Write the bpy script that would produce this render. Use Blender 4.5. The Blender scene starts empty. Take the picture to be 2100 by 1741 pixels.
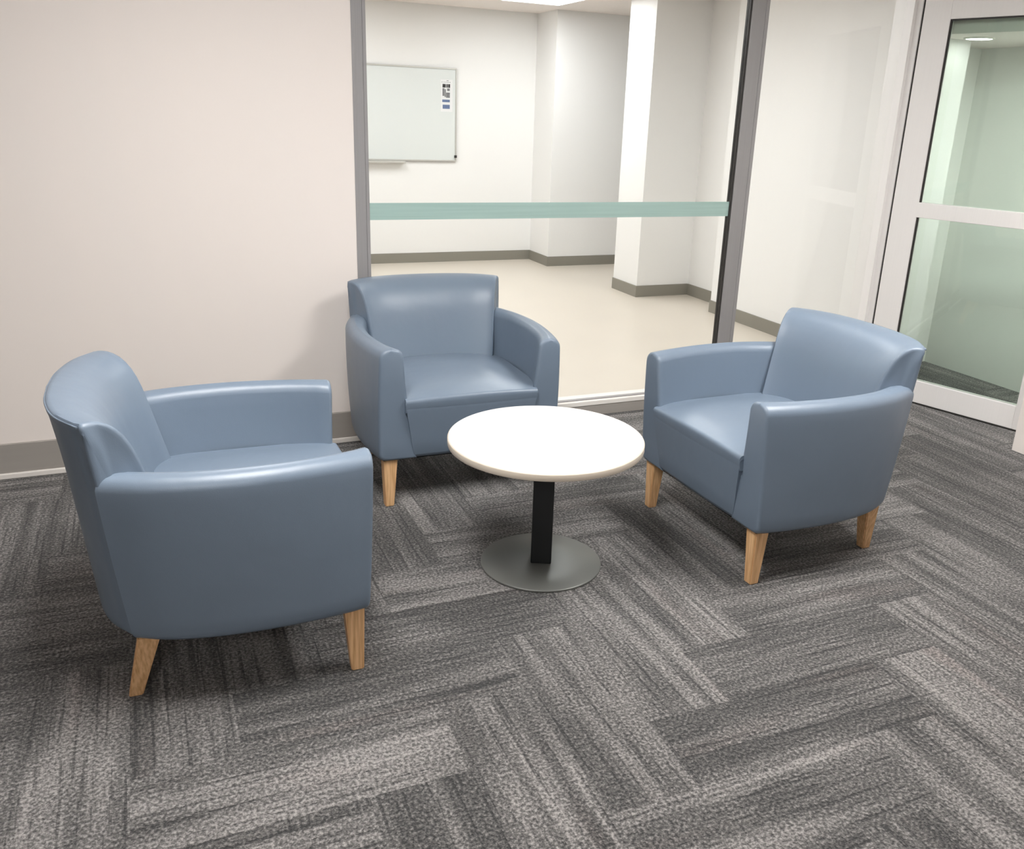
import bpy, bmesh, math, random
from mathutils import Vector, Matrix
random.seed(7)
S = bpy.context.scene
COL = S.collection

# ------------------------------------------------------------------ camera
f_px, pcx, pcy = 1808.5, 1098.5, 845.0
cd = bpy.data.cameras.new('camera'); cam = bpy.data.objects.new('camera', cd); COL.objects.link(cam)
cd.sensor_width = 36.0; cd.lens = f_px/2100*36.0
cd.shift_x = (1050-pcx)/2100; cd.shift_y = (pcy-870.5)/2100
cd.clip_start = 0.05; cd.clip_end = 60
fw = Vector((0.38834102, 0.86407769, -0.32025147))
rt = Vector((0.91654664, -0.39821384, 0.03698644))
dn = Vector((-0.09556941, -0.30788876, -0.94661027))
m = Matrix((rt, -dn, -fw)).transposed().to_4x4(); m.translation = Vector((0, 0, 1.5))
cam.matrix_world = m
S.camera = cam

# ------------------------------------------------------------------ world, exposure
w = bpy.data.worlds.new('world'); S.world = w; w.use_nodes = True
w.node_tree.nodes['Background'].inputs[0].default_value = (1, 1, 1, 1)
w.node_tree.nodes['Background'].inputs[1].default_value = 0.0
S.view_settings.view_transform = 'Standard'; S.view_settings.look = 'None'
S.view_settings.gamma = 1; S.view_settings.use_curve_mapping = False
S.view_settings.exposure = 0.0
LOUNGE_LAMP = 31.5      # emission of the lounge ceiling panels
FAR_LAMP = 14.0        # emission of the panels in the room behind the glass

# ------------------------------------------------------------------ materials
def srgb(r, g, b):
    def c(v):
        v /= 255.0
        return v/12.92 if v <= 0.04045 else ((v+0.055)/1.055)**2.4
    return (c(r), c(g), c(b), 1)
def mat(name, col, rough=0.6, metal=0.0, spec=0.5, noise=None, bump=None, emit=0):
    m = bpy.data.materials.new(name); m.use_nodes = True
    nt = m.node_tree; b = nt.nodes['Principled BSDF']
    b.inputs['Base Color'].default_value = col; b.inputs['Roughness'].default_value = rough
    b.inputs['Metallic'].default_value = metal; b.inputs['Specular IOR Level'].default_value = spec
    tc = nt.nodes.new('ShaderNodeTexCoord')
    if noise:                       # (scale vector, amount)
        mp = nt.nodes.new('ShaderNodeMapping'); mp.inputs['Scale'].default_value = noise[0]
        nt.links.new(tc.outputs['Object'], mp.inputs[0])
        n = nt.nodes.new('ShaderNodeTexNoise'); n.inputs['Scale'].default_value = 1; n.inputs['Detail'].default_value = 4
        nt.links.new(mp.outputs[0], n.inputs['Vector'])
        mx = nt.nodes.new('ShaderNodeMix'); mx.data_type = 'RGBA'
        a = noise[1]
        mx.inputs[6].default_value = (col[0]*(1-a), col[1]*(1-a), col[2]*(1-a), 1)
        mx.inputs[7].default_value = (min(1, col[0]*(1+a)), min(1, col[1]*(1+a)), min(1, col[2]*(1+a)), 1)
        nt.links.new(n.outputs[0], mx.inputs[0]); nt.links.new(mx.outputs[2], b.inputs['Base Color'])
    if bump:                        # (scale, strength, distance)
        n = nt.nodes.new('ShaderNodeTexNoise'); n.inputs['Scale'].default_value = bump[0]; n.inputs['Detail'].default_value = 5
        nt.links.new(tc.outputs['Object'], n.inputs['Vector'])
        bp = nt.nodes.new('ShaderNodeBump'); bp.inputs['Strength'].default_value = bump[1]; bp.inputs['Distance'].default_value = bump[2]
        nt.links.new(n.outputs[0], bp.inputs['Height']); nt.links.new(bp.outputs[0], b.inputs['Normal'])
    if emit:
        b.inputs['Emission Color'].default_value = (1, 0.985, 0.965, 1); b.inputs['Emission Strength'].default_value = emit
    return m

M = {}
M['wall'] = mat('wall_paint', srgb(234, 226, 220), 0.75, spec=0.3, bump=(90, 0.05, 0.002))
M['wall_far'] = mat('far_wall_paint', srgb(240, 239, 237), 0.7, spec=0.3)
M['wall_corridor'] = mat('corridor_paint', srgb(236, 236, 232), 0.75, spec=0.3)
M['ceiling'] = mat('ceiling_paint', srgb(240, 232, 227), 0.9, spec=0.2)
M['skirting'] = mat('grey_vinyl_skirting', srgb(156, 151, 145), 0.5, noise=((3, 3, 40), 0.05))
M['skirting_far'] = mat('grey_vinyl_skirting_far', srgb(138, 134, 124), 0.5)
M['sealant'] = mat('white_sealant', srgb(225, 220, 214), 0.6)
M['alu'] = mat('anodised_aluminium', srgb(152, 150, 150), 0.42, metal=0.1, noise=((260, 260, 2.0), 0.10))
M['door_alu'] = mat('pale_door_aluminium', srgb(238, 235, 233), 0.42, metal=0.05, noise=((200, 200, 3.0), 0.03))
M['gasket'] = mat('black_gasket', srgb(48, 46, 44), 0.6)
M['white_metal'] = mat('white_frame', srgb(232, 228, 222), 0.45)
M['vinyl_floor'] = mat('beige_vinyl', srgb(212, 203, 190), 0.32, noise=((2.2, 2.2, 2.2), 0.06), bump=(14, 0.05, 0.01))
M['board'] = mat('whiteboard_enamel', srgb(220, 224, 222), 0.25)
M['board_frame'] = mat('whiteboard_frame', srgb(196, 194, 188), 0.4, metal=0.3)
M['paper'] = mat('paper', srgb(228, 228, 228), 0.8)
M['ink_black'] = mat('ink_black', srgb(52, 50, 50), 0.8)
M['ink_grey'] = mat('ink_grey', srgb(120, 120, 122), 0.8, noise=((60, 60, 60), 0.6))
M['ink_blue'] = mat('ink_blue', srgb(100, 116, 150), 0.8)
M['top_white'] = mat('white_laminate', srgb(226, 222, 219), 0.4)
M['edge_cream'] = mat('cream_edging', srgb(206, 194, 178), 0.5)
M['black_steel'] = mat('black_powder_coat', srgb(24, 26, 28), 0.45, bump=(400, 0.06, 0.001))
M['base_steel'] = mat('dark_grey_base', srgb(108, 109, 105), 0.40, metal=0.2, bump=(500, 0.08, 0.001))
M['underside'] = mat('black_lining', srgb(22, 22, 24), 0.9)
M['lamp'] = mat('lamp_diffuser', (0.9, 0.9, 0.9, 1), 0.5, emit=LOUNGE_LAMP)
M['lamp_far'] = mat('lamp_diffuser_far', (0.9, 0.9, 0.9, 1), 0.5, emit=FAR_LAMP)
M['lamp_far'].node_tree.nodes['Principled BSDF'].inputs['Emission Color'].default_value = (0.955, 0.98, 1.0, 1)   # cooler tubes
M['lamp_small'] = mat('downlight_diffuser', (0.9, 0.9, 0.9, 1), 0.5, emit=11)

def leather():
    m = mat('blue_grey_leather', srgb(110, 124, 140), 0.40, spec=0.6)
    nt = m.node_tree; b = nt.nodes['Principled BSDF']
    tc = nt.nodes.new('ShaderNodeTexCoord')
    n1 = nt.nodes.new('ShaderNodeTexNoise'); n1.inputs['Scale'].default_value = 5; n1.inputs['Detail'].default_value = 3
    n2 = nt.nodes.new('ShaderNodeTexVoronoi'); n2.inputs['Scale'].default_value = 420
    for n in (n1, n2): nt.links.new(tc.outputs['Object'], n.inputs['Vector'])
    b1 = nt.nodes.new('ShaderNodeBump'); b1.inputs['Strength'].default_value = 0.22; b1.inputs['Distance'].default_value = 0.02
    b2 = nt.nodes.new('ShaderNodeBump'); b2.inputs['Strength'].default_value = 0.10; b2.inputs['Distance'].default_value = 0.001
    nt.links.new(n1.outputs[0], b1.inputs['Height']); nt.links.new(n2.outputs[0], b2.inputs['Height'])
    nt.links.new(b1.outputs[0], b2.inputs['Normal']); nt.links.new(b2.outputs[0], b.inputs['Normal'])
    b.inputs['Sheen Weight'].default_value = 0.0
    return m
M['leather'] = leather()

def wood():
    m = mat('pale_oak', srgb(196, 152, 104), 0.5)
    nt = m.node_tree; b = nt.nodes['Principled BSDF']
    tc = nt.nodes.new('ShaderNodeTexCoord'); mp = nt.nodes.new('ShaderNodeMapping')
    mp.inputs['Scale'].default_value = (150, 150, 7)
    n = nt.nodes.new('ShaderNodeTexNoise'); n.inputs['Scale'].default_value = 1; n.inputs['Detail'].default_value = 5
    r = nt.nodes.new('ShaderNodeValToRGB')
    r.color_ramp.elements[0].position = 0.3; r.color_ramp.elements[0].color = srgb(196, 148, 100)
    r.color_ramp.elements[1].position = 0.65; r.color_ramp.elements[1].color = srgb(234, 192, 144)
    nt.links.new(tc.outputs['Object'], mp.inputs[0]); nt.links.new(mp.outputs[0], n.inputs['Vector'])
    nt.links.new(n.outputs[0], r.inputs[0]); nt.links.new(r.outputs[0], b.inputs['Base Color'])
    return m
M['oak'] = wood()

def glass(name, tint, refl=0.08):
    m = bpy.data.materials.new(name); m.use_nodes = True
    nt = m.node_tree; nt.nodes.remove(nt.nodes['Principled BSDF'])
    out = nt.nodes['Material Output']
    tr = nt.nodes.new('ShaderNodeBsdfTransparent'); tr.inputs[0].default_value = tint
    gl = nt.nodes.new('ShaderNodeBsdfGlossy'); gl.inputs['Roughness'].default_value = 0.01
    lw = nt.nodes.new('ShaderNodeFresnel'); lw.inputs['IOR'].default_value = 1.5
    mu = nt.nodes.new('ShaderNodeMath'); mu.operation = 'MULTIPLY'; mu.inputs[1].default_value = refl/0.04
    mu.use_clamp = True
    nt.links.new(lw.outputs[0], mu.inputs[0])
    mx = nt.nodes.new('ShaderNodeMixShader')
    nt.links.new(mu.outputs[0], mx.inputs[0]); nt.links.new(tr.outputs[0], mx.inputs[1]); nt.links.new(gl.outputs[0], mx.inputs[2])
    nt.links.new(mx.outputs[0], out.inputs[0])
    return m
M['glass'] = glass('clear_glass', (0.985, 0.99, 0.985, 1), 0.004)
M['glass_green'] = glass('green_tinted_glass', (0.87, 0.935, 0.90, 1), 0.04)

def frosted():
    m = bpy.data.materials.new('frosted_band'); m.use_nodes = True
    nt = m.node_tree; b = nt.nodes['Principled BSDF']
    b.inputs['Base Color'].default_value = srgb(158, 184, 176); b.inputs['Roughness'].default_value = 0.4
    n = nt.nodes.new('ShaderNodeTexNoise'); n.inputs['Scale'].default_value = 1; tc = nt.nodes.new('ShaderNodeTexCoord')
    mp = nt.nodes.new('ShaderNodeMapping'); mp.inputs['Scale'].default_value = (2, 2, 90)
    nt.links.new(tc.outputs['Object'], mp.inputs[0]); nt.links.new(mp.outputs[0], n.inputs['Vector'])
    mx2 = nt.nodes.new('ShaderNodeMix'); mx2.data_type = 'RGBA'
    mx2.inputs[6].default_value = srgb(160, 186, 180); mx2.inputs[7].default_value = srgb(186, 212, 205)
    nt.links.new(n.outputs[0], mx2.inputs[0]); nt.links.new(mx2.outputs[2], b.inputs['Base Color'])
    tr = nt.nodes.new('ShaderNodeBsdfTransparent'); tr.inputs[0].default_value = (0.75, 0.9, 0.86, 1)
    mx = nt.nodes.new('ShaderNodeMixShader'); mx.inputs[0].default_value = 0.82
    nt.links.new(tr.outputs[0], mx.inputs[1]); nt.links.new(b.outputs[0], mx.inputs[2])
    nt.links.new(mx.outputs[0], nt.nodes['Material Output'].inputs[0])
    return m
M['frosted'] = frosted()

def carpet():
    m = bpy.data.materials.new('grey_carpet'); m.use_nodes = True
    nt = m.node_tree; b = nt.nodes['Principled BSDF']; L = nt.links.new
    b.inputs['Roughness'].default_value = 0.95; b.inputs['Specular IOR Level'].default_value = 0.1
    b.inputs['Sheen Weight'].default_value = 0.15
    uv = nt.nodes.new('ShaderNodeUVMap'); uv.uv_map = 'plank'
    def noise(sx, sy, det=2, rough=0.5, src=None, out=0):
        mp = nt.nodes.new('ShaderNodeMapping'); mp.inputs['Scale'].default_value = (sx, sy, 1)
        L((src or uv.outputs[0]), mp.inputs[0])
        n = nt.nodes.new('ShaderNodeTexNoise'); n.inputs['Scale'].default_value = 1
        n.inputs['Detail'].default_value = det; n.inputs['Roughness'].default_value = rough
        L(mp.outputs[0], n.inputs['Vector']); return n.outputs[0]
    def ramp(v, a, b_, lo=0.0, hi=1.0):
        r = nt.nodes.new('ShaderNodeMapRange'); r.inputs[1].default_value = a; r.inputs[2].default_value = b_
        r.inputs[3].default_value = lo; r.inputs[4].default_value = hi; L(v, r.inputs[0]); return r.outputs[0]
    def math_(op, x, y):
        n = nt.nodes.new('ShaderNodeMath'); n.operation = op
        for i, v in enumerate((x, y)):
            if isinstance(v, (int, float)): n.inputs[i].default_value = v
            else: L(v, n.inputs[i])
        return n.outputs[0]
    tc = nt.nodes.new('ShaderNodeTexCoord'); obj = tc.outputs['Object']
    bands = ramp(noise(0.9, 13, 1), 0.42, 0.58)                 # wide soft bands along the plank
    lines = ramp(noise(2.2, 75, 2, 0.6), 0.54, 0.66)            # thin dark tufted lines
    lines2 = ramp(noise(1.6, 42, 1, 0.5), 0.60, 0.68)           # thin pale lines
    att = nt.nodes.new('ShaderNodeAttribute'); att.attribute_name = 'tone'
    pile = nt.nodes.new('ShaderNodeTexNoise'); pile.inputs['Scale'].default_value = 120; pile.inputs['Detail'].default_value = 4
    pile.inputs['Roughness'].default_value = 0.65
    L(obj, pile.inputs['Vector'])
    coarse = nt.nodes.new('ShaderNodeTexNoise'); coarse.inputs['Scale'].default_value = 5; coarse.inputs['Detail'].default_value = 2
    L(obj, coarse.inputs['Vector'])
    v = math_('ADD', math_('MULTIPLY', bands, 0.24), math_('MULTIPLY', att.outputs['Fac'], 0.20))
    v = math_('ADD', v, math_('MULTIPLY', ramp(coarse.outputs[0], 0.35, 0.65), 0.10))
    v = math_('SUBTRACT', v, math_('MULTIPLY', lines, 0.32))
    v = math_('ADD', v, math_('MULTIPLY', lines2, 0.14))
    v = math_('ADD', v, ramp(pile.outputs[0], 0.34, 0.66, -0.46, 0.46))
    v = math_('ADD', v, 0.15)
    r = nt.nodes.new('ShaderNodeValToRGB'); e = r.color_ramp.elements
    e[0].position = 0.0; e[0].color = srgb(52, 52, 52)
    e[1].position = 1.0; e[1].color = srgb(176, 171, 168)
    k = r.color_ramp.elements.new(0.45); k.color = srgb(104, 102, 100)
    L(v, r.inputs[0])
    pk = nt.nodes.new('ShaderNodeMix'); pk.data_type = 'RGBA'; pk.blend_type = 'MULTIPLY'
    L(ramp(noise(1.1, 9, 1), 0.6, 0.75, 0, 0.4), pk.inputs[0]); L(r.outputs[0], pk.inputs[6])
    pk.inputs[7].default_value = (1.0, 0.86, 0.83, 1)
    L(pk.outputs[2], b.inputs['Base Color'])
    bp = nt.nodes.new('ShaderNodeBump'); bp.inputs['Strength'].default_value = 0.8; bp.inputs['Distance'].default_value = 0.006
    L(v, bp.inputs['Height']); L(bp.outputs[0], b.inputs['Normal'])
    return m
M['carpet'] = carpet()

# ------------------------------------------------------------------ helpers
def link(name, bm, material, parent=None, smooth=False, flip=True):
    if flip: bmesh.ops.recalc_face_normals(bm, faces=bm.faces)
    me = bpy.data.meshes.new(name); bm.to_mesh(me); bm.free()
    me.materials.append(material)
    if smooth:
        for p in me.polygons: p.use_smooth = True
    o = bpy.data.objects.new(name, me); COL.objects.link(o)
    if parent: o.parent = parent
    return o
def add_box(bm, x0, x1, y0, y1, z0, z1, bevel=0.0):
    r = bmesh.ops.create_cube(bm, size=1)
    vs = r['verts']
    for v in vs:
        v.co = Vector((x0+(v.co.x+.5)*(x1-x0), y0+(v.co.y+.5)*(y1-y0), z0+(v.co.z+.5)*(z1-z0)))
    if bevel:
        es = {e for v in vs for e in v.link_edges}
        bmesh.ops.bevel(bm, geom=list(es), offset=bevel, segments=2, affect='EDGES', profile=0.5)
def box(name, c, material, parent=None, bevel=0.0):
    bm = bmesh.new(); add_box(bm, *c, bevel=bevel); return link(name, bm, material, parent)
def struct(name, c, material, parent=None, bevel=0.0):
    o = box(name, c, material, parent, bevel)
    if parent is None: o['kind'] = 'structure'
    return o
def empty(name, loc, rz=0.0):
    o = bpy.data.objects.new(name, None); COL.objects.link(o); o.location = loc; o.rotation_euler = (0, 0, rz)
    o.empty_display_size = 0.1
    return o
def tag(o, label, cat, group=None):
    o['label'] = label; o['category'] = cat
    if group: o['group'] = group
    return o
def lathe(name, prof, material, parent=None, n=96, smooth=True):
    bm = bmesh.new(); rings = []
    for (r, z) in prof:
        if r < 1e-6: rings.append([bm.verts.new((0, 0, z))])
        else: rings.append([bm.verts.new((r*math.cos(2*math.pi*i/n), r*math.sin(2*math.pi*i/n), z)) for i in range(n)])
    for a, b in zip(rings, rings[1:]):
        for i in range(n):
            j = (i+1) % n
            if len(a) == 1: bm.faces.new((a[0], b[i], b[j]))
            elif len(b) == 1: bm.faces.new((a[i], b[0], a[j]))
            else: bm.faces.new((a[i], b[i], b[j], a[j]))
    o = link(name, bm, material, parent, smooth)
    return o
def auto_sharp(o, deg=35):
    me = o.data
    for p in me.polygons: p.use_smooth = True
    bm = bmesh.new(); bm.from_mesh(me)
    for e in bm.edges:
        if len(e.link_faces) == 2 and e.calc_face_angle(0) > math.radians(deg): e.smooth = False
    bm.to_mesh(me); bm.free()

def copy_thing(src):
    c = src.copy(); COL.objects.link(c)
    for ch in src.children:
        d = ch.copy(); COL.objects.link(d); d.parent = c
        for g in ch.children:
            e = g.copy(); COL.objects.link(e); e.parent = d
    return c

# ------------------------------------------------------------------ room dimensions
W = 3.923              # plane of the glazed wall
CEIL = 2.45
XL, XR = -3.2, 3.87    # lounge side walls
YB = -6.0              # lounge rear wall
G0, G1 = 0.865, 3.845  # glazed stretch

# ------------------------------------------------------------------ floor: carpet planks laid in a herringbone
def carpet_floor():
    bm = bmesh.new(); uvl = bm.loops.layers.uv.new('plank'); tl = bm.faces.layers.float.new('tone')
    u = 0.25; n = 3; ox, oy = 1.10, 1.38
    rects = []
    for a in range(-60, 70):
        for b in range(-16, 17):
            kx, ky = a + n*b, a - n*b
            rects.append((ox+kx*u, oy+ky*u, n*u, u, 0))
            rects.append((ox+kx*u, oy+(ky+1)*u, u, n*u, 1))
    regions = [(XL, 4.24, YB, W+0.08), (4.24, 5.2, YB, 4.30)]
    for (x, y, w_, h_, o, (x0, x1, y0, y1)) in [q+(g,) for q in rects for g in regions]:
        X0, X1, Y0, Y1 = max(x, x0), min(x+w_, x1), max(y, y0), min(y+h_, y1)
        if X1-X0 < 1e-4 or Y1-Y0 < 1e-4: continue
        f = bm.faces.new([bm.verts.new(c) for c in ((X0, Y0, 0), (X1, Y0, 0), (X1, Y1, 0), (X0, Y1, 0))])
        ru, rv = random.uniform(0, 50), random.uniform(0, 50)
        for l in f.loops:
            p = l.vert.co
            l[uvl].uv = (p.x+ru, p.y+rv) if o == 0 else (p.y+ru, p.x+rv)
        f[tl] = random.random()
    r = link('floor', bm, M['carpet'], flip=False); r['kind'] = 'structure'
    return r
carpet_floor()
bm = bmesh.new()
add_box(bm, -2.6, 4.24, W+0.08, 4.35, -0.02, 0.0); add_box(bm, -2.6, 6.2, 4.35, 9.2, -0.02, 0.0)
link('floor_beyond', bm, M['vinyl_floor'])['kind'] = 'structure'
struct('ceiling', (XL-0.1, XR+0.1, YB-0.1, W+0.05, CEIL, CEIL+0.1), M['ceiling'])
struct('ceiling_beyond', (-2.6, 6.2, W+0.05, 9.2, CEIL, CEIL+0.1), M['ceiling'])

# ------------------------------------------------------------------ lounge walls
struct('wall_back', (XL-0.1, G0, W, W+0.10, 0, CEIL), M['wall'])
struct('wall_left', (XL-0.1, XL, YB, W, 0, CEIL), M['wall'])
struct('wall_rear', (XL-0.1, XR+0.1, YB-0.1, YB, 0, CEIL), M['wall'])
struct('wall_right', (XR, XR+0.1, YB, 2.80, 0, CEIL), M['wall'])
struct('wall_over_door', (XR, XR+0.1, 2.80, W-0.02, 2.19, CEIL), M['wall'])
struct('baseboard_back', (XL, G0-0.002, W-0.012, W, 0.024, 0.149), M['skirting'], bevel=0.003)
struct('trim_1', (XL, G0-0.002, W-0.022, W, 0.0, 0.024), M['sealant'], bevel=0.004)

# ------------------------------------------------------------------ room beyond the glass
FY = 8.85
struct('wall_far', (-2.6, 6.2, FY, FY+0.1, 0, CEIL), M['wall_far'])
struct('wall_far_left', (-2.6, -2.5, W+0.10, FY, 0, CEIL), M['wall_far'])
struct('wall_far_step', (3.83, 6.2, 8.37, FY, 0, CEIL), M['wall_far'])
struct('wall_far_column', (3.937, 4.6, 6.70, 7.13, 0, CEIL), M['wall_far'])
struct('wall_far_recess', (4.47, 4.6, 5.99, 6.70, 0, CEIL), M['wall_far'])
struct('wall_far_right', (4.24, 4.34, W, 6.0, 0, CEIL), M['wall_far'])
struct('wall_far_return', (4.34, 4.6, 5.9, 6.0, 0, CEIL), M['wall_far'])
struct('wall_far_end', (6.1, 6.2, 7.0, FY, 0, CEIL), M['wall_far'])
struct('wall_far_side', (4.6, 6.2, 6.95, 7.05, 0, CEIL), M['wall_far'])
bh, bt = 0.098, 0.012
struct('baseboard_far', (-2.5, 3.83, FY-bt, FY, 0, bh), M['skirting_far'])
bm = bmesh.new()
add_box(bm, 3.83-bt, 3.83, 8.37-bt, FY-bt, 0, bh); add_box(bm, 3.83, 6.1, 8.37-bt, 8.37, 0, bh)
link('baseboard_far_step', bm, M['skirting_far'])['kind'] = 'structure'
bm = bmesh.new()
add_box(bm, 3.937-bt, 3.937, 6.70-bt, 7.13, 0, bh); add_box(bm, 3.937, 4.47-bt, 6.70-bt, 6.70, 0, bh)
link('baseboard_far_column', bm, M['skirting_far'])['kind'] = 'structure'
struct('baseboard_far_recess', (4.47-bt, 4.47, 6.0, 6.70-bt, 0, bh), M['skirting_far'])
struct('baseboard_far_right', (4.24-bt, 4.24, W+0.10, 6.0, 0, bh), M['skirting_far'])

# ------------------------------------------------------------------ glazed wall
def window():
    root = empty('window_1', (0, W, 0)); root['kind'] = 'structure'
    # left post, profiled
    bm = bmesh.new()
    add_box(bm, G0, 0.922, 0.0, 0.035, 0, CEIL, 0.002)
    add_box(bm, 0.910, 0.924, -0.003, 0.03, 0, CEIL, 0.001)
    add_box(bm, G0-0.002, G0+0.012, -0.003, 0.03, 0, CEIL, 0.001)
    link('window_frame', bm, M['alu'], root)
    bm = bmesh.new()
    add_box(bm, 2.845, 2.943, 0.0, 0.034, 0, CEIL, 0.002)
    add_box(bm, 2.925, 2.945, -0.003, 0.03, 0, CEIL, 0.001)
    link('window_frame', bm, M['alu'], root)
    box('gasket', (2.835, 2.846, 0.004, 0.036, 0.083, CEIL), M['gasket'], root)
    # sill: pale rail on a grey kerb
    bm = bmesh.new()
    add_box(bm, 0.922, G1, -0.014, 0.10, 0.056, 0.080, 0.002)
    link('window_sill', bm, M['white_metal'], root)
    box('sill_channel', (0.922, G1, 0.008, 0.030, 0.079, 0.086), M['alu'], root)
    box('kerb', (0.922, G1, -0.010, 0.10, 0.0, 0.056), M['skirting'], root)
    box('glass_pane', (0.924, 2.835, 0.016, 0.022, 0.0865, CEIL), M['glass'], root)
    box('glass_pane', (2.945, G1, 0.016, 0.022, 0.0865, CEIL), M['glass'], root)
    b = box('frosted_band', (0.924, 2.835, 0.0125, 0.0155, 1.026, 1.100), M['frosted'], root)
    return root
window()

# ------------------------------------------------------------------ door and its corridor
AD = 1.2884; DX, DY = 3.8744, 3.8611
struct('trim_2', (3.845, XR+0.012, DY+0.022, W+0.10, 0, CEIL), M['door_alu'], bevel=0.002)   # corner jamb
def door():
    root = empty('door_1', (DX, DY, 0), -AD); root['kind'] = 'structure'
    T = 0.045; b = 0.003
    box('jamb', (-0.036, 0.006, -0.004, 0.05, 0, 2.17), M['door_alu'], root, 0.002)
    box('gasket', (0.006, 0.016, 0.006, T, 0.008, 2.16), M['gasket'], root)
    box('stile', (0.016, 0.165, 0, T, 0.010, 2.16), M['door_alu'], root, b)
    box('stile', (0.885, 1.03, 0, T, 0.010, 2.16), M['door_alu'], root, b)
    box('top_rail', (0.165, 0.885, 0, T, 2.041, 2.16), M['door_alu'], root, b)
    box('middle_rail', (0.165, 0.885, -0.004, T+0.004, 1.036, 1.117), M['door_alu'], root, b)
    box('bottom_rail', (0.165, 0.885, 0, T, 0.010, 0.137), M['door_alu'], root, b)
    for (z0, z1) in ((1.117, 2.041), (0.137, 1.036)):
        p = box('glass_pane', (0.165, 0.885, 0.016, 0.024, z0, z1), M['glass_green'], root)
        box('glazing_gasket', (0.165, 0.174, 0.006, 0.016, z0, z1), M['gasket'], root)
    box('glazing_gasket', (0.174, 0.885, 0.006, 0.016, 2.034, 2.041), M['gasket'], root)
    # dark strip painting the shadow in the gap under the door
    box('threshold_shadow', (0.0, 1.03, 0.004, 0.03, 0.0, 0.010), M['gasket'], root)
door()
struct('wall_corridor_end', (4.34, 4.9, 4.25, 4.35, 0, 2.4), M['wall_corridor'])
struct('wall_corridor_corner', (XR+0.012, 4.24, W, W+0.08, 0, 2.4), M['wall_corridor'])
struct('wall_corridor_side', (4.8, 4.9, 1.6, 4.25, 0, 2.4), M['wall_corridor'])
struct('wall_corridor_back', (XR+0.1, 4.8, 1.5, 1.6, 0, 2.4), M['wall_corridor'])
bm = bmesh.new()
ring = [(3.934, 3.92), (3.934, 3.875), (4.225, 2.885), (4.0, 2.80), (4.0, 1.6), (4.8, 1.6), (4.8, 4.25), (4.34, 4.25), (4.34, 3.92)]
lo = [bm.verts.new((x, y, 1.975)) for x, y in ring]; hi = [bm.verts.new((x, y, 2.4)) for x, y in ring]
bm.faces.new(lo); bm.faces.new(hi)
for k in range(len(ring)): q = (k+1) % len(ring); bm.faces.new((lo[k], lo[q], hi[q], hi[k]))
link('ceiling_corridor', bm, M['ceiling'])['kind'] = 'structure'
r = empty('downlight', (4.23, 3.775, 1.975))
tag(r, 'small round white downlight in the corridor ceiling, seen through the glass door', 'ceiling light', 'corridor downlights')
lathe('trim_ring', [(0.078, 0), (0.078, -0.006), (0.068, -0.008), (0.066, 0)], M['white_metal'], r, 48)
lathe('diffuser', [(0, -0.006), (0.066, -0.006), (0.066, 0), (0, 0)], M['lamp_small'], r, 48)
down = r

M['lamp_corridor_fill'] = mat('corridor_fill_diffuser', (0.9, 0.9, 0.9, 1), 0.5, emit=300)  # bright diffuser for the unseen downlights added to light the corridor walls
for yy, lab in ((2.95, 'unseen added fill downlight halfway along the corridor beside the door'), (2.1, 'unseen added fill downlight at the near end of the corridor beside the door')):
    c = copy_thing(down); c.location = (4.40, yy, 1.975); tag(c, lab, 'ceiling light', 'corridor downlights')
    for ch in c.children:
        if ch.name.startswith('diffuser'):
            ch.data = ch.data.copy(); ch.data.materials[0] = M['lamp_corridor_fill']

# ------------------------------------------------------------------ ceiling lamps
def panel(x, y, sx, sy, far, label):
    r = empty('ceiling_panel_light', (x, y, CEIL))
    tag(r, label, 'ceiling light', 'recessed panels beyond the glass' if far else 'recessed panels over the lounge')
    bm = bmesh.new(); t = 0.02
    for c in ((-sx/2, sx/2, -sy/2, -sy/2+t), (-sx/2, sx/2, sy/2-t, sy/2), (-sx/2, -sx/2+t, -sy/2+t, sy/2-t), (sx/2-t, sx/2, -sy/2+t, sy/2-t)):
        add_box(bm, c[0], c[1], c[2], c[3], -0.012, 0)
    link('frame', bm, M['white_metal'], r)
    box('diffuser', (-sx/2+t, sx/2-t, -sy/2+t, sy/2-t, -0.008, -0.001), M['lamp_far'] if far else M['lamp'], r)
panel(0.3, 1.95, 0.6, 1.2, 0, 'rectangular ceiling panel light over the left armchair')
panel(2.4, 1.85, 0.6, 1.2, 0, 'rectangular ceiling panel light over the right armchair and table')
panel(-0.6, -1.4, 0.6, 1.2, 0, 'added fill ceiling panel at the back of the lounge, unseen behind the viewer')  # added as fill, lifts the chair sides and walls that face the viewer
panel(3.38, 7.40, 0.6, 1.2, 1, 'bright ceiling panel light beside the stepped far wall')
panel(1.5, 7.40, 0.6, 1.2, 1, 'ceiling panel light in front of the whiteboard')
panel(-0.6, 7.40, 0.6, 1.2, 1, 'ceiling panel light at the left end of the room beyond')
panel(2.6, 5.0, 0.6, 1.2, 1, 'ceiling panel light just behind the glazed wall')

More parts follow.
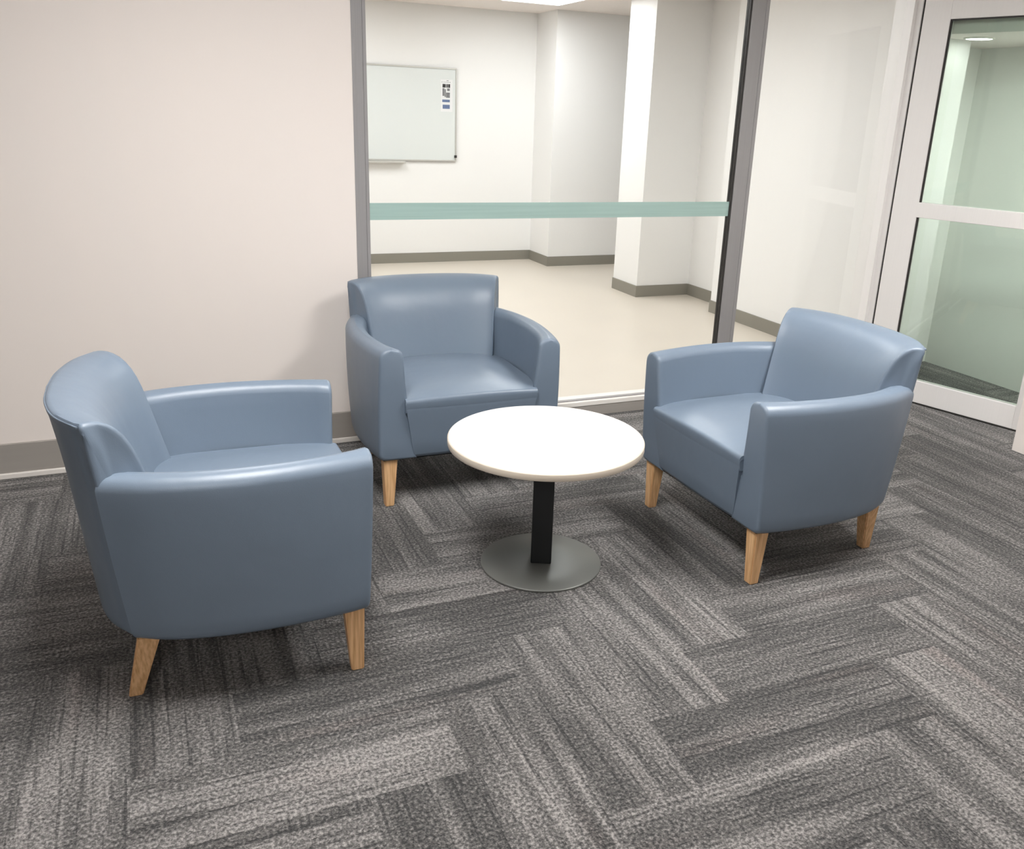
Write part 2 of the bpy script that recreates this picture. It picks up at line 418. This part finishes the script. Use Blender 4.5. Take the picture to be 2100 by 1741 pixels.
# ------------------------------------------------------------------ whiteboard and notice
r = empty('whiteboard', (0, FY, 0))
tag(r, 'wide wall-mounted whiteboard with thin grey frame on the far wall behind the glass', 'whiteboard')
wx0, wx1, wz0, wz1 = 1.18, 2.978, 1.012, 1.892
box('board', (wx0, wx1, -0.016, 0, wz0, wz1), M['board'], r)
bm = bmesh.new(); t = 0.018
t = 0.013
add_box(bm, wx0, wx1, -0.024, 0, wz1-t, wz1); add_box(bm, wx0, wx1, -0.024, 0, wz0, wz0+t)
add_box(bm, wx0, wx0+t, -0.024, 0, wz0+t, wz1-t); add_box(bm, wx1-t, wx1, -0.024, 0, wz0+t, wz1-t)
link('frame', bm, M['board_frame'], r)
box('pen_tray', (wx0+0.3, 2.44, -0.075, -0.0, wz0-0.022, wz0-0.002), M['board_frame'], r, 0.003)
box('corner_clip', (wx1-0.022, wx1+0.002, -0.032, -0.02, wz0+0.035, wz0+0.06), M['gasket'], r)
r = empty('notice', (2.872, FY-0.0165, 1.635))
tag(r, 'small printed notice with blue bands stuck near the right edge of the whiteboard', 'notice')
box('sheet', (-0.062, 0.062, -0.002, 0, -0.15, 0.15), M['paper'], r)
def ink(cells, material, name):
    bm = bmesh.new()
    for (x0, x1, z0, z1) in cells: add_box(bm, x0, x1, -0.0032, -0.002, z0, z1)
    link(name, bm, material, r)
ink([(-0.042, -0.008, 0.075, 0.108), (-0.002, 0.012, 0.075, 0.108), (0.016, 0.036, 0.075, 0.108)], M['ink_black'], 'printed_heading')
ink([(-0.042, -0.022, -0.002, 0.068), (-0.020, -0.008, -0.012, 0.060), (-0.005, 0.034, -0.018, 0.030), (0.006, 0.032, 0.045, 0.068)], M['ink_grey'], 'printed_picture')
ink([(-0.044, 0.034, -0.060, -0.036)], M['ink_blue'], 'printed_band')
ink([(-0.040, 0.034, -0.122, -0.084)], M['ink_blue'], 'printed_band')
ink([(-0.05+0.02*i, -0.042+0.02*i, 0.122, 0.128) for i in range(5)]+[(0.0, 0.02, 0.137, 0.142)], M['ink_grey'], 'small_print')

# ------------------------------------------------------------------ round table
def table():
    r = empty('round_side_table', (1.176, 2.523, 0), -0.42)
    tag(r, 'low round white-topped table on a black pedestal between the three armchairs', 'table')
    R = 0.331; H = 0.475
    lathe('tabletop', [(0, H-0.025), (R-0.0035, H-0.025), (R-0.0035, H-0.003), (R-0.004, H-0.0005), (R-0.006, H), (0, H)], M['top_white'], r, 128)
    eb = lathe('edge_band', [(R-0.0035, H-0.0250), (R-0.001, H-0.0248), (R, H-0.022), (R, H-0.005), (R-0.001, H-0.0025), (R-0.0035, H-0.002)], M['edge_cream'], r, 128)
    eb['label'] = 'cream edge band'
    auto_sharp(r.children[0], 60)
    box('column', (-0.036, 0.036, -0.034, 0.034, 0.012, H-0.03), M['black_steel'], r, 0.004)
    box('mounting_plate', (-0.16, 0.16, -0.16, 0.16, H-0.034, H-0.025), M['black_steel'], r, 0.003)
    o = lathe('base_plate', [(0, 0), (0.208, 0), (0.212, 0.002), (0.212, 0.007), (0.208, 0.010), (0.08, 0.013), (0, 0.014)], M['base_steel'], r, 128)
    auto_sharp(o, 50)
table()

# ------------------------------------------------------------------ armchair
def cat(pts, t):
    """Catmull-Rom through pts at t in 0..1"""
    n = len(pts)-1; s = min(max(t, 0), 1)*n; i = min(int(s), n-1); u = s-i
    P = [Vector(p) for p in pts]
    p1, p2 = P[i], P[i+1]
    p0 = P[i-1] if i > 0 else 2*p1-p2
    p3 = P[i+2] if i+2 <= n else 2*p2-p1
    return 0.5*((2*p1)+(p2-p0)*u+(2*p0-5*p1+4*p2-p3)*u*u+(3*p1-p0-3*p2+p3)*u**3)
ARM_O = {0.65: [(.368, .345), (.392, .22), (.408, .08), (.406, -.06), (.386, -.19), (.345, -.312)],
         0.42: [(.376, .336), (.398, .22), (.411, .08), (.407, -.06), (.383, -.19), (.340, -.292)],
         0.20: [(.374, .325), (.390, .22), (.400, .08), (.394, -.06), (.370, -.18), (.330, -.268)]}
ARM_I = {0.65: [(.278, .345), (.315, .22), (.333, .08), (.330, -.06), (.314, -.15), (.290, -.230)],
         0.42: [(.258, .336), (.290, .22), (.305, .08), (.300, -.06), (.285, -.15), (.262, -.215)],
         0.20: [(.222, .325), (.250, .22), (.262, .08), (.262, -.06), (.258, -.15), (.245, -.200)]}
def lvl(D, t, z):
    a, b, c = cat(D[0.20], t), cat(D[0.42], t), cat(D[0.65], t)
    u = (z-0.20)/0.45
    # quadratic through three levels (0, .489, 1)
    k = 0.4889
    l0 = (u-k)*(u-1)/(k); l1 = u*(u-1)/(k*(k-1)); l2 = u*(u-k)/(1-k)
    return a*l0+b*l1+c*l2
def arm_section(t, top, zb=0.20, inset=0.0):
    """closed loop of 3-D points: outer side up, over the top, inner side down"""
    ro, ri, rb = 0.034, 0.030, 0.025
    L = []
    def P(f, z):     # f: 0 outer, 1 inner
        o, i = lvl(ARM_O, t, z), lvl(ARM_I, t, z)
        wd = (i-o).length; ff = (f*wd + (inset if f < .5 else -inset))/wd if inset else f
        p = o+(i-o)*ff; return Vector((p.x, p.y, z))
    wtop = (lvl(ARM_I, t, top)-lvl(ARM_O, t, top)).length
    for a in (0, 30, 60, 90):      # rounded lower edge
        th = math.radians(a); L.append(P((rb*(1-math.sin(th)))/0.14, zb+inset+rb*(1-math.cos(th))))
    for z in (0.26, 0.32, 0.38, 0.44, 0.50, 0.56, 0.59): L.append(P(0, z))
    T = top-inset
    for a in (0, 15, 30, 45, 60, 75, 90):
        th = math.radians(a); L.append(P(ro*(1-math.cos(th))/wtop, T-ro*(1-math.sin(th))))
    for q in (0.25, 0.5, 0.75): L.append(P(ro/wtop+q*(1-(ro+ri)/wtop), T+0.003*math.sin(q*math.pi)))
    for a in (90, 70, 50, 30, 10, 0):
        th = math.radians(a); L.append(P(1-ri*(1-math.cos(th))/wtop, T-ri*(1-math.sin(th))))
    for z in (0.58, 0.52, 0.46, 0.40, 0.34, 0.28, 0.22): L.append(P(1, z))
    L.append(P(1, zb+inset))
    return L
def loft(bm, secs, cap=True):
    rings = [[bm.verts.new(p) for p in s] for s in secs]
    n = len(rings[0])
    for a, b in zip(rings, rings[1:]):
        for i in range(n):
            j = (i+1) % n; bm.faces.new((a[i], b[i], b[j], a[j]))
    if cap:
        for rr in (rings[0], rings[-1]):
            c = sum((v.co for v in rr), Vector())/n
            # fan around an inner ring keeps the cap flat and cleanly shaded
            inner = [bm.verts.new(v.co.lerp(c, 0.25)) for v in rr]
            for i in range(n):
                j = (i+1) % n; bm.faces.new((rr[i], rr[j], inner[j], inner[i]))
            cv = bm.verts.new(c)
            for i in range(n):
                j = (i+1) % n; bm.faces.new((inner[i], inner[j], cv))
def armrest(side, parent):
    bm = bmesh.new(); secs = []
    def top(t): return 0.650+0.002*math.sin(t*math.pi)
    r = 0.012
    for a in (0, 25, 50, 75):
        th = math.radians(a); dy = r*(1-math.sin(th)); ins = r*(1-math.cos(math.radians(90)-th*0)) if False else r*(1-math.sin(th))
        s = arm_section(0, top(0), inset=r*(1-math.sin(th)))
        fwd = -(r*(1-math.cos(th)))
        secs.append([p+Vector((0, fwd, 0)) for p in s])
    base = arm_section(0, top(0))
    secs.append([p+Vector((0, -r, 0)) for p in base])
    N = 26
    for k in range(1, N+1):
        t = k/N
        if t*5 < 0.2: continue
        secs.append(arm_section(t, top(t)))
    # rear end slightly tucked so that the seam to the backrest reads
    e = arm_section(1.0, top(1), inset=0.004)
    secs.append([p+Vector((0, -0.003, 0)) for p in e])
    if side < 0: secs = [[Vector((-p.x, p.y, p.z)) for p in s] for s in secs]
    loft(bm, secs)
    o = link('armrest', bm, M['leather'], parent, smooth=True); auto_sharp(o, 50); return o
def back_out(s, z):
    """outer rear surface, s in -1..1 across"""
    a = abs(s)
    top = [(0, -.425), (.13, -.417), (.25, -.387), (.348, -.328)]
    mid = [(0, -.405), (.13, -.396), (.25, -.366), (.345, -.312)]
    bot = [(0, -.360), (.12, -.353), (.235, -.328), (.330, -.268)]
    A, B, C = cat(bot, a), cat(mid, a), cat(top, a)
    p = A+(B-A)*((z-.20)/.45) if z <= .65 else B+(C-B)*((z-.65)/.14)
    return Vector((p.x if s >= 0 else -p.x, p.y, z))
def back_in(s, z):
    a = abs(s)
    q65 = [(0, -.262), (.10, -.258), (.20, -.240), (.290, -.205)]
    q44 = [(0, -.205), (.10, -.200), (.19, -.185), (.268, -.150)]
    A, B = cat(q44, a), cat(q65, a)
    u = (z-.44)/.21
    p = A+(B-A)*u
    return Vector((p.x if s >= 0 else -p.x, p.y, z))
def back_section(s, inset=0.0):
    L = []
    zb = 0.20+inset
    rb = 0.028
    a = abs(s)
    crown = 0.003*(1-a*a)
    for th_ in (0, 30, 60, 90):
        th = math.radians(th_); z = zb+rb*(1-math.cos(th)); p = back_out(s, z); p.y += rb*(1-math.sin(th))+inset; L.append(p)
    for z in (.27, .34, .41, .48, .55, .62, .68, .73, .765):
        p = back_out(s, z); p.y += inset; L.append(p)
    ztop = .790+crown-inset; o = back_out(s, .79); i65 = back_in(s, .65)
    # soft rear top edge, then the dome falling forward to the inner face
    prof = [(.000, -.016), (.008, -.006), (.035, -.0005), (.10, 0), (.22, -.001), (.36, -.006), (.50, -.016), (.62, -.031), (.73, -.050), (.83, -.075), (.92, -.105), (1.0, -.140)]
    d = i65-o
    for (f, dz) in prof:
        p = o+Vector((d.x*f, d.y*f, 0)); p.z = ztop+dz
        if inset: p.y -= inset*min(1, f*2) if f > .3 else -inset*(1-f*3)
        L.append(p)
    for z in (.60, .55, .50, .45, .40, .35):
        p = back_in(s, z)
        if inset: p.y -= inset
        L.append(p)
    p = back_in(s, .35).copy(); p.z = zb+0.02; L.append(p)
    return L
def backrest(parent):
    bm = bmesh.new(); secs = []
    r = 0.010
    def shift(sec, dx): return [Vector((p.x+dx, p.y, p.z)) for p in sec]
    for th_ in (0, 30, 60):
        th = math.radians(th_)
        secs.append(shift(back_section(-1, r*(1-math.sin(th))), r*(1-math.cos(th))*1.0))
    N = 30
    secs.append(shift(back_section(-1), r))
    for k in range(1, N): secs.append(back_section(-1+2*k/N))
    secs.append(shift(back_section(1), -r))
    for th_ in (60, 30, 0):
        th = math.radians(th_)
        secs.append(shift(back_section(1, r*(1-math.sin(th))), -r*(1-math.cos(th))*1.0))
    loft(bm, secs)
    o = link('backrest', bm, M['leather'], parent, smooth=True); auto_sharp(o, 50); return o
def piping(parent):
    # corded seam along the rear top edge of the backrest
    bm = bmesh.new(); secs = []; N = 40
    for k in range(N+1):
        s = -0.985+1.97*k/N; c = back_out(s, .79); a = abs(s)
        c.z = .790+0.003*(1-a*a)-.0075; c.y += .0012
        secs.append([Vector((c.x, c.y+.0028*math.cos(t), c.z+.0028*math.sin(t))) for t in [i*math.pi/4 for i in range(8)]])
    loft(bm, secs)
    return link('piping', bm, M['leather'], parent, smooth=True)
def seat(parent):
    bm = bmesh.new(); secs = []; N = 28
    for k in range(N+1):
        x = -0.300+0.6*k/N; a = min(1, abs(x)/0.285)
        cr = 0.038*(1-a**2.2)
        yf = 0.356-0.004*a*a
        L = []
        L.append(Vector((x, yf-0.03, 0.395))); L.append(Vector((x, yf-0.006, 0.398)))
        L.append(Vector((x, yf-0.001, 0.418))); L.append(Vector((x, yf+0.001, 0.436)))
        z0 = 0.452+cr*0.18
        for th_ in (0, 30, 60, 90):
            th = math.radians(th_); rr = 0.013
            L.append(Vector((x, yf+0.001-rr*(1-math.cos(th)), z0-rr+rr*math.sin(th))))
        for (yy, q) in ((.31, .48), (.26, .75), (.18, .95), (.08, 1.0), (-.02, .9), (-.12, .65), (-.20, .4)):
            L.append(Vector((x, yy, 0.454+cr*q+0.004*(1-a)*0)))
        L.append(Vector((x, -.22, .42))); L.append(Vector((x, -.22, .395)))
        # the front lip is only as wide as the gap between the arms
        for p in L:
            k_ = min(1, max(0, (p.y-.20)/.13)); p.x = p.x*(1-k_*(1-0.272/0.300))
        secs.append(L)
    loft(bm, secs)
    o = link('seat_cushion', bm, M['leather'], parent, smooth=True); auto_sharp(o, 55); return o
def apron(parent):
    bm = bmesh.new(); secs = []; N = 20
    for k in range(N+1):
        x = -0.30+0.6*k/N; a = abs(x)/0.3
        bow = 0.004*(1-a*a)
        L = []
        for (y, z) in ((.30, .205), (.308, .201), (.320, .206), (.3265, .220), (.333, .28), (.341, .34), (.348, .40), (.3515, .428), (.350, .4375), (.345, .440), (.30, .440), (.29, .43)):
            L.append(Vector((x/0.30*(0.233+0.043*(z-.20)/.25), y+bow, z)))
        secs.append(L)
    loft(bm, secs)
    o = link('front_panel', bm, M['leather'], parent, smooth=True); auto_sharp(o, 55); return o
def underside(parent):
    bm = bmesh.new(); pts = []
    for k in range(13): p = cat(ARM_O[.20], k/12); pts.append((p.x-0.02, p.y))
    pts[0] = (pts[0][0], .315)
    back = [back_out(1-2*k/12, .2) for k in range(1, 12)]
    ring = [(x, y) for x, y in pts]+[(p.x*0.95, p.y+0.02) for p in back]+[(-x, y) for x, y in reversed(pts)]
    lo = [bm.verts.new((x, y, .199)) for x, y in ring]; hi = [bm.verts.new((x, y, .215)) for x, y in ring]
    n = len(ring)
    bm.faces.new(lo); bm.faces.new(hi)
    for i in range(n): bm.faces.new((lo[i], lo[(i+1) % n], hi[(i+1) % n], hi[i]))
    return link('underside_lining', bm, M['underside'], parent)
def leg(parent, top, foot, ht=0.0275, hb=0.0175):
    bm = bmesh.new()
    def ring(c, h, z): return [Vector((c[0]+sx*h, c[1]+sy*h, z)) for sx, sy in ((-1, -1), (1, -1), (1, 1), (-1, 1))]
    r0, r1 = [bm.verts.new(p) for p in ring(foot, hb, 0)], [bm.verts.new(p) for p in ring(top, ht, .202)]
    bm.faces.new(r0); bm.faces.new(r1)
    for i in range(4): bm.faces.new((r0[i], r0[(i+1) % 4], r1[(i+1) % 4], r1[i]))
    bmesh.ops.bevel(bm, geom=list(bm.edges), offset=0.003, segments=2, affect='EDGES')
    return link('leg', bm, M['oak'], parent)
def make_armchair():
    r = empty('armchair', (0, 0, 0))
    b = backrest(r); piping(b); armrest(1, r); armrest(-1, r); seat(r); apron(r); underside(r)
    for s in (1, -1):
        leg(r, (s*.325, .285), (s*.330, .290))
        leg(r, (s*.300, -.232), (s*.260, -.284))
    return r
# local +y is the way the chair faces; heading a -> rotation a - 90 degrees
poses = [(0.1578, 2.4758, -0.0316, 'blue-grey leather armchair nearest the viewer at left, facing right, its back to the plain wall'),
         (1.1283, 3.4499, -1.5796, 'blue-grey leather armchair against the glazed wall, facing the viewer across the round table'),
         (2.0884, 2.4849, -3.1252, 'blue-grey leather armchair in front of the glass door, facing left to the round table')]
first = make_armchair()
for k, (x, y, a, lab) in enumerate(poses):
    c = first if k == 0 else copy_thing(first)
    c.location = (x, y, 0); c.rotation_euler = (0, 0, a-math.pi/2)
    tag(c, lab, 'armchair', 'armchairs round the low table')
